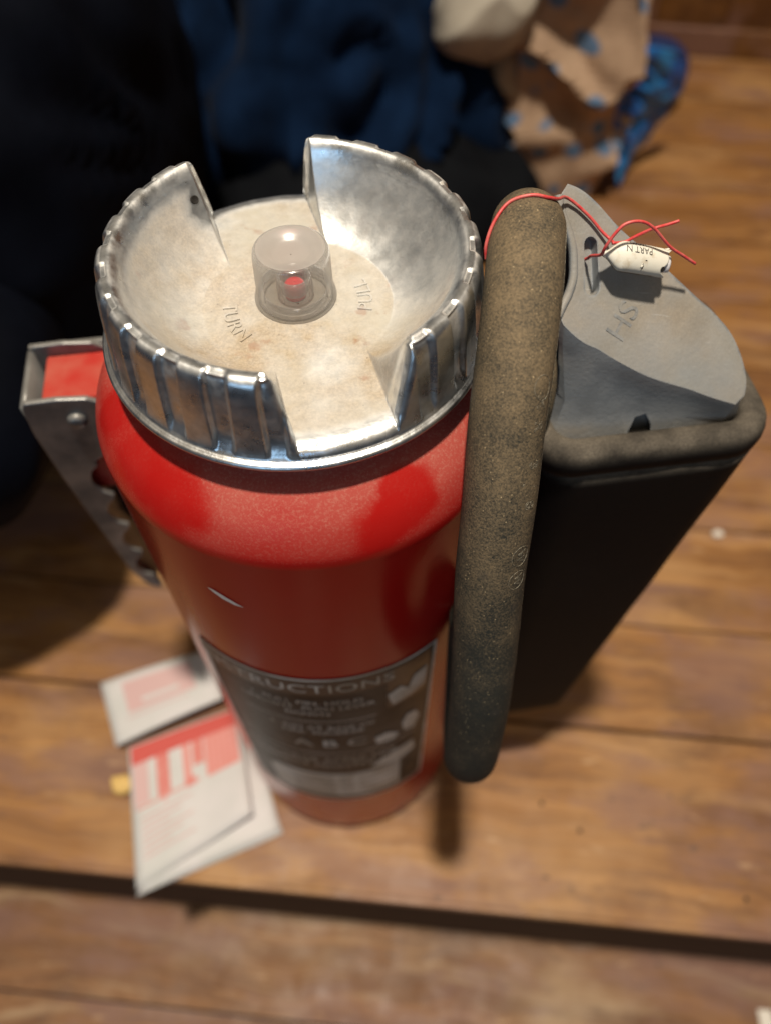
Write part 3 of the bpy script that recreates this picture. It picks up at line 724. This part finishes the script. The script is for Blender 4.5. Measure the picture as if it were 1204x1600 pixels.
# ---- nozzle casting lodged in the sleeve
NRM = Vector((0.1465823, -0.7165968, 0.68191103)).normalized()
A0 = Vector((0.1048, 0.0205, 0.535))
right = [(0.1069, 0.0211, 0.5352), (0.1125, 0.0200, 0.5328), (0.1191, 0.017, 0.5282), (0.1291, 0.0108, 0.5195), (0.1462, 0.0027, 0.5074), (0.1618, -0.0052, 0.4957), (0.1706, -0.0092, 0.4891), (0.1775, -0.0138, 0.4828), (0.1820, -0.0188, 0.4766), (0.1848, -0.0240, 0.4705), (0.1858, -0.0285, 0.4656), (0.1850, -0.0322, 0.4618)]
ridge = [(0.1803, -0.0353, 0.4602), (0.1690, -0.0336, 0.4645), (0.1566, -0.0311, 0.4696), (0.1480, -0.0300, 0.4728), (0.1386, -0.0282, 0.4766), (0.1310, -0.0260, 0.4804), (0.1232, -0.0236, 0.4847), (0.1165, -0.0214, 0.4888), (0.1114, -0.02, 0.491), (0.1065, -0.0180, 0.4945), (0.1024, -0.0155, 0.4980)]
leftl = [(0.1012, -0.0130, 0.5004), (0.1036, -0.0100, 0.5032), (0.1060, -0.0071, 0.5058), (0.1080, -0.0035, 0.5095), (0.1087, 0.0007, 0.5134), (0.1086, 0.0052, 0.5180), (0.1071, 0.0095, 0.5229), (0.1045, 0.0145, 0.5285), (0.1039, 0.0185, 0.5325)]
def dense(L_): return catmull([Vector(p) for p in L_], 4)
right, ridge, leftl = dense(right), dense(ridge), dense(leftl)
outl = right + ridge + leftl
noz = empty('nozzle_casting', None, None, (0, 0, 0)); noz.parent = ext
noz['label'] = 'dull grey cast metal nozzle head wedged in the sleeve'
bm = bmesh.new()
top = [bm.verts.new(p) for p in outl]
low = []; nR, nG = len(right), len(ridge)
zb = 0.441
for i, p in enumerate(outl):
    if i < nR: q = Vector((p.x + 0.0035, p.y + 0.002, zb + .003))
    elif i < nR + nG:
        t = (i - nR) / (nG - 1); q = Vector((0.180 + (0.100 - 0.180) * t, -0.0350 + (-0.0310 + 0.0350) * t, zb))
        if i == nR + nG - 1: q = Vector((0.0985, -0.0240, zb))
    else: q = Vector((p.x - 0.004, max(p.y - .004, -0.02), zb))
    low.append(q)
mid1 = []
for i, p in enumerate(outl):      # a short lip before the wall turns down: gives the plate its thickness
    if i < nR: q = p + Vector((0, 0.0006, -0.004))
    elif i < nR + nG: q = p.lerp(low[i], 0.14) + Vector((0, 0.0002, 0))
    else: q = p + Vector((-0.0012, 0.0012, -0.0050))
    mid1.append(q)
mid2 = []
for i, p in enumerate(outl):
    if i >= nR + nG: q = p + Vector((0.0050, 0.0030, -0.0075))
    elif i < nR: q = mid1[i].lerp(low[i], .5)
    else: q = p.lerp(low[i], 0.66) + Vector((0, 0.0030 * (1 - abs((i - nR) / nG - .5)), 0)) + Vector((0.0065 * ss(.72, 1, (i - nR) / nG), 0.002 * ss(.72, 1, (i - nR) / nG), 0))
    mid2.append(q)
rings = [top] + [[bm.verts.new(q) for q in L_] for L_ in (mid1, mid2, low)]
N_ = len(outl)
for a, b in zip(rings[:-1], rings[1:]):
    for i in range(N_): bm.faces.new((a[i], a[(i + 1) % N_], b[(i + 1) % N_], b[i]))
bm.faces.new(top); bm.faces.new(rings[-1][::-1])
bmesh.ops.recalc_face_normals(bm, faces=bm.faces)
cm = bpy.data.meshes.new('casting'); bm.to_mesh(cm); bm.free()
cast = link('nozzle_body', cm, MT['lead'], noz, False)
# slot and the notch in the lower edge, cut out
def cutter(pts, n_, d1, d2):
    return link('cutter', prism('cutter', [Vector(p) + n_ * d1 for p in pts], -n_ * (d1 + d2)), None, None, False)
slot_c = [Vector((0.1155, 0.0065, 0.5180)), Vector((0.1153, -0.0048, 0.5060))]
ax = (slot_c[1] - slot_c[0]).normalized(); sd = ax.cross(NRM).normalized()
sp = []
for c_, a0 in ((slot_c[0], 90), (slot_c[1], -90)):
    for t in range(9):
        a = R(a0 + 180 * t / 8 - 90 + 90); rr = 0.0028 if c_ is slot_c[0] else 0.0031
        sp.append(c_ + (ax * -math.sin(a - R(0)) + sd * math.cos(a)) * rr if False else c_ + (sd * math.cos(R(180 * t / 8) if c_ is slot_c[0] else R(180 + 180 * t / 8)) - ax * math.sin(R(180 * t / 8) if c_ is slot_c[0] else R(180 + 180 * t / 8))) * rr)
cut = cutter(sp, NRM, 0.01, 0.0048)
notch = link('cutter', prism('n', [Vector((0.1360, -0.06, 0.438)), Vector((0.1400, -0.06, 0.4515)), Vector((0.1445, -0.06, 0.4530)), Vector((0.1475, -0.06, 0.4480)), Vector((0.149, -0.06, 0.438))], (0, 0.0315, 0)), None, None, False)
for i_, c_ in enumerate((cut, notch)):
    m_ = cast.modifiers.new('b%d' % i_, 'BOOLEAN'); m_.operation = 'DIFFERENCE'; m_.object = c_; m_.solver = 'EXACT'
apply_mods(cast)
for c_ in (cut, notch): bpy.data.objects.remove(c_)
m_ = cast.modifiers.new('bv', 'BEVEL'); m_.width = 0.0022; m_.segments = 4; m_.limit_method = 'ANGLE'; m_.angle_limit = R(38)
apply_mods(cast)
cast.data.polygons.foreach_set('use_smooth', [True] * len(cast.data.polygons))
try: cast.data.set_sharp_from_angle(angle=R(50))
except Exception: pass
# raised HS lettering on the plate
PX = (Vector((0.1566, -0.0311, 0.4696)) - Vector((0.1114, -0.02, 0.491))); 
ex = (Vector((0.132, -0.0093, 0.4978)) - Vector((0.1247, -0.0174, 0.4909))); ex = (ex - NRM * ex.dot(NRM)).normalized(); ey = NRM.cross(ex).normalized()
def plate_text(s_, size, c_, off=0.0):
    me = text_mesh(s_, size, 0.0005)
    for v in me.vertices: v.co = c_ + ex * v.co.x + ey * v.co.y + NRM * (v.co.z + off)
    return link('cast_lettering', me, MT['lead'], noz, False)
plate_text('HS', 0.0132, Vector((0.1285, -0.0132, 0.4943)))
lp, _ = tube('edge_lip', [Vector(p) - NRM * .0006 + Vector((-.0006, 0, 0)) for p in leftl], 0.0018, 12, 6); link('edge_lip', lp, MT['lead'], noz)
# curved brown pipe stub seen between hose and casting
st_, _ = tube('pipe_stub', [(0.090, -0.036, 0.415), (0.0945, -0.031, 0.446), (0.0985, -0.022, 0.470), (0.0985, -0.004, 0.485), (0.094, 0.010, 0.488)], 0.0045, 18, 8)
link('pipe_stub', st_, MT['hose'], noz)

# ---- seal: red wire and white tag (its own thing, tied on)
seal = empty('wire_seal', 'red wire seal with a printed white tag, tied over the hose through the grey casting', 'seal', (0.117, -0.002, 0.516))
inv = Matrix.Translation(-Vector((0.117, -0.002, 0.516)))
def seal_obj(nm, me, mat, smooth=True): me.transform(inv); return link(nm, me, mat, seal, smooth)
s_ap = cum[min(range(len(HP)), key=lambda i: (HP[i] - Vector((0.0868, -0.0010, 0.5330))).length)]
w1 = [on_hose(s_ap + .016, R(-105), .0004), on_hose(s_ap + .014, R(-85), .0006), on_hose(s_ap + .009, R(-60), .0006), on_hose(s_ap + .005, R(-32), .0006), on_hose(s_ap + .004, 0, .0006), on_hose(s_ap + .003, R(25), .0006),
      on_hose(s_ap - .001, R(45), .0009), (0.1040, 0.0142, 0.5345), (0.1085, 0.0150, 0.5312), (0.1148, 0.0119, 0.5264), (0.1195, 0.0085, 0.5220), (0.1222, 0.0058, 0.5203), (0.1228, 0.0022, 0.5209)]
me, _ = tube('wire', w1, 0.00062, 10, 8); seal_obj('wire', me, MT['wire'])
w2 = [(0.1120, 0.0075, 0.5090), (0.1147, 0.0045, 0.5128), (0.1149, 0.0020, 0.5160), (0.116, -0.0034, 0.5207), (0.1163, -0.0047, 0.5251), (0.1191, -0.0037, 0.53), (0.1227, -0.0027, 0.5331), (0.1283, -0.0026, 0.5335), (0.134, -0.003, 0.5304), (0.1421, -0.0047, 0.5225), (0.1487, -0.0049, 0.5178), (0.1552, -0.0052, 0.5133)]
me, _ = tube('wire', w2, 0.00062, 10, 8); seal_obj('wire', me, MT['wire'])
w3 = [(0.1222, 0.0022, 0.5209), (0.1279, 0.0037, 0.5197), (0.1314, 0.0036, 0.5218), (0.1357, 0.003, 0.5246), (0.1386, 0.0023, 0.5262), (0.1429, 0.0032, 0.5263), (0.1473, 0.0036, 0.5272)]
me, _ = tube('wire', w3, 0.00060, 10, 8); seal_obj('wire', me, MT['wire'])
T0 = Vector((0.1172, -0.0022, 0.5203)); T1 = Vector((0.1420, -0.0043, 0.5142))
td = (T1 - T0).normalized(); tu = NRM.cross(td).normalized()
if tu.z < 0: tu = -tu
TL = (T1 - T0).length
def tag_pt(s_, phi, off=0.0):
    w_ = 0.0063 * (0.14 + 0.86 * ss(0, .30, s_)) * (1 - .05 * s_); h_ = 0.0040 * (0.25 + .75 * ss(0, .4, s_))
    ca, sa = math.cos(phi), math.sin(phi)
    q = T0 + td * TL * s_ + tu * (w_ + off) * ca * (1 - .12 * (1 - abs(sa))) + NRM * ((h_ + off) * sa * (1 if sa > 0 else .7))
    return q + NRM * 0.0006 * math.sin(3.1 * s_)
nU, nV = 40, 44
def tfn(i, j):
    s_ = i / (nU - 1); phi = 2 * math.pi * j / nV
    return tag_pt(s_ * (1 + .05 * math.sin(2 * phi + .6) + .03 * math.sin(5 * phi)) if s_ > .6 else s_, phi)
vs = [tfn(i, j) for i in range(nU) for j in range(nV)]
fs = [(i * nV + j, i * nV + (j + 1) % nV, (i + 1) * nV + (j + 1) % nV, (i + 1) * nV + j) for i in range(nU - 1) for j in range(nV)]
tg = seal_obj('tag', fixn(me_from('tag', vs, fs)), MT['tag']); m_ = tg.modifiers.new('s', 'SOLIDIFY'); m_.thickness = .0004; m_.offset = -1; apply_mods(tg)
tg['label'] = 'small rolled white plastic tag with worn black print'
# crease along the tag
me, _ = tube('crease', [tag_pt(t / 10, 4.0 * math.pi / 3 * 0 + R(200 + 3 * math.sin(t)), 0.0001) for t in range(0, 10)], 0.00014, 5, 3); seal_obj('tag_crease', me, MT['stain'])
# inner white roll sticking out of the end
vs = []; nI, nJ = 8, 24
for i in range(nI):
    for j in range(nJ):
        s_ = 0.86 + .24 * i / (nI - 1); phi = 2 * math.pi * j / nJ
        vs.append(T0 + td * TL * s_ + tu * (0.0042 - .0012 * i / nI) * math.cos(phi) + NRM * (0.0026 * math.sin(phi) * (1 if i < nI - 1 else .7)))
fs = [(i * nJ + j, i * nJ + (j + 1) % nJ, (i + 1) * nJ + (j + 1) % nJ, (i + 1) * nJ + j) for i in range(nI - 1) for j in range(nJ)] + [tuple((nI - 1) * nJ + j for j in range(nJ))]
seal_obj('tag_core', fixn(me_from('tag_core', vs, fs)), MT['tagend'])
def tag_text(s_, size, u, phi0, mat=MT['ink']):
    me = text_mesh(s_, size, 0.0)
    for v in me.vertices: v.co = tag_pt(u - v.co.x / TL, R(phi0) + v.co.y / 0.0050, 0.00012)
    seal_obj('tag_print', me, mat, False)
tag_text('PART N', 0.0032, 0.50, 62); tag_text('16080', 0.0030, 0.50, 30); tag_text('-', 0.003, .62, 100); tag_text('INSP', 0.0022, 0.50, 190)
def tag_patch(u, phi0, ru, rp, mat):
    pts = [tag_pt(u + ru * math.cos(a), R(phi0 + rp * math.sin(a)), .00014) for a in [2 * math.pi * k_ / 14 for k_ in range(14)]]
    seal_obj('tag_mark', me_from('m', pts, [tuple(range(14))]), mat, False)
tag_patch(0.93, 118, 0.036, 11, MT['hole']); tag_patch(0.80, 178, 0.055, 7, MT['stain'])
# a thin bent nick at the tag's open end
seal_obj('tag_tear', prism('tear', [tag_pt(.93, R(28)), tag_pt(.99, R(35)), tag_pt(1.06, R(18), .001), tag_pt(1.0, R(12))], NRM * .0003), MT['tag'], False)

# ================================================================= FOLDED LEAFLET
leaf = empty('folded_leaflet', 'folded white leaflet with red print lying against the extinguisher and over the step edge', 'leaflet', (-0.15, -0.03, 0))
li = Matrix.Translation((0.15, 0.03, 0))
def sheet(nm, pts, lift=None, th=0.0006, mat=None, nx=14, ny=12, lab=None):
    """bilinear patch over four corners a,b,c,d (a-b top, d-c bottom), with a little bend"""
    a, b, c_, d_ = [Vector(p) for p in pts]
    def fn(i, j):
        u = i / (nx - 1); v = j / (ny - 1); p = a.lerp(b, u).lerp(d_.lerp(c_, u), v)
        if lift: p = p + Vector((0, 0, lift(u, v)))
        return p
    me = grid(nm, fn, nx, ny); me.transform(li); o = link(nm, me, mat or MT['paper'], leaf)
    m_ = o.modifiers.new('s', 'SOLIDIFY'); m_.thickness = th; m_.offset = 1; apply_mods(o)
    if lab: o['label'] = lab
    return o
Bc = [(-0.1990, 0.0050, 0.0120), (-0.0995, 0.0270, 0.0140), (-0.0905, -0.0700, 0.0110), (-0.1905, -0.1130, 0.0050)]
bl = lambda u, v: 0.0035 * math.sin(math.pi * v) * u + 0.008 * ss(.55, 1, u) * ss(.3, 1, v) + .0015 * math.sin(math.pi * u)
sheet('panel', Bc, bl, lab='large lower leaflet panel with red striped print')
sheet('panel', [(-0.1030, 0.0300, 0.0035), (-0.0857, -0.0208, 0.0030), (-0.0676, -0.0860, 0.0030), (-0.1910, -0.1175, 0.0030)], lambda u, v: .001 * math.sin(math.pi * v), th=.0016, lab='bottom leaflet panel')
sheet('panel', [(-0.0995, 0.0270, 0.0070), (-0.0800, -0.0300, 0.0045), (-0.0690, -0.0830, 0.0045), (-0.1895, -0.1180, 0.0045)], lambda u, v: .0022 * math.sin(math.pi * v), th=.0005)
Ac = [(-0.2260, 0.0681, 0.0160), (-0.1236, 0.0843, 0.0240), (-0.1109, 0.0349, 0.0220), (-0.2087, 0.0061, 0.0160)]
al = lambda u, v: .0022 * math.sin(math.pi * u)
sheet('panel', Ac, al, lab='upper leaflet panel with a faint pink box')
def bpt(C_, lf, u, v, off=.0004):
    a, b, c_, d_ = [Vector(p) for p in C_]; p = a.lerp(b, u).lerp(d_.lerp(c_, u), v); return p + Vector((0, 0, lf(u, v) + off))
def print_on(nm, C_, lf, u0, u1, v0, v1, mat, skew=0.0, off=.0004):
    me = grid(nm, lambda i, j: bpt(C_, lf, min(1, u0 + (u1 - u0) * i / 7 + skew * j / 5), v0 + (v1 - v0) * j / 5, off), 8, 6)
    me.transform(li); return link(nm, me, mat, leaf)
print_on('red_band', Bc, bl, 0.02, 0.97, 0.015, 0.155, MT['bandink'])
print_on('pale_stripe', Bc, bl, 0.03, 0.16, 0.155, 0.46, MT['pinkink'])
print_on('red_stripe', Bc, bl, 0.235, 0.345, 0.155, 0.47, MT['redink'])
print_on('red_stripe', Bc, bl, 0.47, 0.535, 0.155, 0.50, MT['paleredink'])
print_on('red_stripe', Bc, bl, 0.555, 0.655, 0.155, 0.36, MT['redink'])
print_on('pale_block', Bc, bl, 0.665, 0.96, 0.155, 0.50, MT['paleredink'])
for k_ in range(5): print_on('red_rule', Bc, bl, 0.685 + k_ * .05, 0.692 + k_ * .05, 0.16, 0.49, MT['redink'], off=.0007)
print_on('red_rule', Bc, bl, 0.04, 0.60, 0.475, 0.490, MT['paleredink'], off=.0006)
print_on('red_mark', Bc, bl, 0.48, 0.57, 0.44, 0.50, MT['redink'], off=.0006)
print_on('red_mark', Bc, bl, 0.28, 0.30, 0.43, 0.52, MT['paleredink'], off=.0006)
for k_ in range(7):
    v_ = .56 + k_ * .045; print_on('text_row', Bc, bl, 0.08, 0.52 - .1 * (k_ % 3), v_, v_ + .012, MT['pinkink'], off=.0007)
print_on('pink_box', Ac, al, 0.18, 0.80, 0.12, 0.62, MT['pinkink'])
print_on('white_window', Ac, al, 0.32, 0.66, 0.46, 0.53, MT['paper'], off=.0007)
print_on('pink_line', Ac, al, 0.16, 0.72, 0.68, 0.70, MT['pinkink'])

# ================================================================= SMALL LITTER
def pebble(nm, loc, r, mat, label, cat, squash=.6, seed=0):
    bm = bmesh.new(); bmesh.ops.create_icosphere(bm, subdivisions=3, radius=r)
    for v in bm.verts:
        f_ = 1 + .35 * noise.noise(v.co * (1.6 / r) + Vector((seed, 0, 0))); v.co = Vector((v.co.x * f_, v.co.y * f_ * .8, v.co.z * squash * f_))
    me = bpy.data.meshes.new(nm); bm.to_mesh(me); bm.free(); zmin = min(v.co.z for v in me.vertices)
    o = link(nm, me, mat, None, loc=(loc[0], loc[1], loc[2] - zmin)); return tag(o, label, cat)
pebble('yellow_crumb', (-0.205, -0.0255, 0), 0.011, MT['crumb'], 'small pale yellow lump half under the white leaflet', 'crumb', .45, 3)
pebble('white_crumb', (0.4142, 0.1491, 0), 0.0055, MT['white'], 'tiny white crumb alone on the boards beside the black sleeve', 'crumb', .4, 7)
ps = link('paper_scrap', prism('scrap', [Vector((-.006, -.009, 0)), Vector((.009, -.011, 0)), Vector((.011, .007, 0.001)), Vector((-.003, .010, .001))], (0, 0, .0012), .0003), MT['white'], None, False, loc=(0.3860, -0.2870, LZ + .001))
tag(ps, 'small white paper scrap on the lower boards at the bottom right corner', 'paper scrap')

# ================================================================= CLOTHES AND BAGS BEHIND
def blob(nm, c_, rad_, mat, amp, fold, seed, parent=None, nu=150, nv=100, rz=0.0, warp=.25, zmin=0.003, power=2.4, ax=(1, .35, .5)):
    c_ = Vector(c_); rm = Matrix.Rotation(rz, 3, 'Z')
    def fn(i, j):
        a = 2 * math.pi * i / nu; b = math.pi * (j / (nv - 1) - .5)
        sg = lambda t: (1 if t > 0 else -1) * abs(t) ** (2 / power)
        d_ = Vector((sg(math.cos(b)) * sg(math.cos(a)), sg(math.cos(b)) * sg(math.sin(a)), sg(math.sin(b))))
        p = rm @ Vector((d_.x * rad_[0], d_.y * rad_[1], d_.z * rad_[2])) + c_
        q = Vector((p.x * ax[0], p.y * ax[1], p.z * ax[2])) * fold + Vector((seed, seed * .7, 0))
        w_ = noise.noise(p * 5 + Vector((0, seed, 0)))
        rdg = 1 - abs(noise.noise(q + Vector((w_, w_, w_)) * warp * 6)) * 2
        h_ = amp * (rdg * .9 + fbm(p * 9 + Vector((seed, 0, 0)), 3) * .5)
        p = p + (rm @ d_).normalized() * h_
        p.z = max(p.z, zmin); return p
    me = grid(nm, fn, nu, nv, True); return link(nm, fixn(me), mat, parent)
jk = empty('black_jacket', 'black jacket bulging down at the left beside the extinguisher', 'jacket', (-0.36, 0.45, 0))
def into(o, root):
    o.data.transform(Matrix.Translation(-Vector(root.location))); o.parent = root; return o
into(blob('jacket_body', (-0.385, 0.54, 0.30), (0.30, 0.33, 0.29), MT['jacket'], 0.016, 7, 1.3, ax=(.5, .5, 1.6)), jk)
into(blob('sleeve', (-0.350, 0.275, 0.27), (0.140, 0.20, 0.105), MT['jacket'], 0.012, 9, 4.1, rz=R(25)), jk)
nv_ = tag(blob('navy_sweater', (0.07, 1.02, 0.05), (0.33, 0.32, 0.31), MT['navy'], 0.060, 6.5, 7.7, ax=(.8, .5, 1.2), warp=.5, power=2.0), 'crumpled dark navy sweater heaped behind the extinguisher cap', 'sweater')
tag(blob('black_garment', (0.12, 0.72, 0.02), (0.23, 0.12, 0.10), MT['blackcloth'], 0.014, 10, 2.2), 'black garment lying in front of the navy sweater', 'garment')
tag(blob('white_cloth', (0.262, 0.77, 0.262), (0.042, 0.05, 0.070), MT['whitecloth'], 0.028, 14, 5.2, rz=.7, zmin=.0, power=1.8), 'cream white cloth hanging over the sweater beside the dotted paper bag', 'cloth')
tag(blob('tan_cloth', (0.312, 0.80, 0.15), (0.020, 0.03, 0.045), MT['tancloth'], 0.018, 16, 8.2, power=1.8), 'small tan cloth folded between the sweater and the dotted paper bag', 'cloth')

# paper bag: crumpled kraft, four sides
bag = empty('paper_bag', 'crumpled brown kraft paper bag printed with blue dots', 'paper bag', (0.395, 0.80, 0))
def bag_pt(i, j):
    n4 = 64; t = i / n4 * 4; s_ = j / 47; hw_ = 0.058 + .020 * s_; hd = 0.050 + 0.014 * s_
    cs_ = [(-hw_, -hd), (hw_, -hd), (hw_, hd), (-hw_, hd), (-hw_, -hd)]; k_ = int(t) % 4; f_ = t - int(t)
    x = cs_[k_][0] * (1 - f_) + cs_[k_ + 1][0] * f_; y = cs_[k_][1] * (1 - f_) + cs_[k_ + 1][1] * f_
    p = Vector((x, y, s_ * 0.36)); nrm_ = Vector((x, y, 0)).normalized()
    cr1 = 1 - abs(noise.noise(Vector((p.x * 11 + 7, p.y * 11, p.z * 9 + 3)) + noise.noise_vector(p * 9) * .8)) * 2.2
    crease = noise.noise(p * 16 + Vector((3, 0, 0)))
    p += nrm_ * (0.030 * cr1 * ss(0, .2, s_) + 0.012 * crease)
    p.x += -0.03 * s_ + 0.02 * math.sin(s_ * 4); p.y += -0.05 * s_ * 0
    return p
me = grid('bag_paper', bag_pt, 65, 48, False, uv=True)
o = link('bag_paper', me, MT['kraft'], bag, smooth=False); o.rotation_euler = (0, 0, R(-14))
bm = bmesh.new(); bmesh.ops.create_grid(bm, x_segments=8, y_segments=8, size=0.052); me = bpy.data.meshes.new('bag_bottom'); bm.to_mesh(me); bm.free()
o = link('bag_bottom', me, MT['kraft'], bag, loc=(0, 0, 0.004)); o.rotation_euler = (0, 0, R(-14))
bpts = [Vector(q) for q in ((.4973, .7831, .012), (.4782, .7857, .08), (.4617, .7954, .14), (.4712, .7947, .19), (.502, .8031, .2), (.5633, .8333, .17), (.5851, .8432, .12), (.5711, .8476, .07), (.535, .8301, .035))]
bpts = [q + Vector((-0.012, -0.030, 0.0)) for q in bpts]
bpts = catmull(bpts + [bpts[0]], 6)[:-1]; bc_ = sum(bpts, Vector()) / len(bpts)
def blue_pt(i, j):
    p = bc_.lerp(bpts[i], j / 17); q = p * 26 + Vector((p.z * 30, 0, 0))
    return p + Vector((0, -0.016 * (1 - abs(noise.noise(q)) * 2.4) * (1 - .4 * j / 17) - .006, 0.004 * noise.noise(p * 40)))
bp = link('blue_plastic_wrapper', fixn(grid('wrapper', blue_pt, len(bpts), 18, True)), MT['blueplastic'])
m_ = bp.modifiers.new('s', 'SOLIDIFY'); m_.thickness = .002; apply_mods(bp)
tag(bp, 'shiny bright blue plastic wrapper crumpled against the right of the paper bag', 'plastic wrapper')
tag(blob('navy_lump', (0.612, 0.965, 0.05), (0.04, 0.05, 0.05), MT['lining'], 0.008, 12, 6.3, nu=80, nv=50), 'dark navy cloth lump on the floor beyond the blue wrapper', 'cloth')
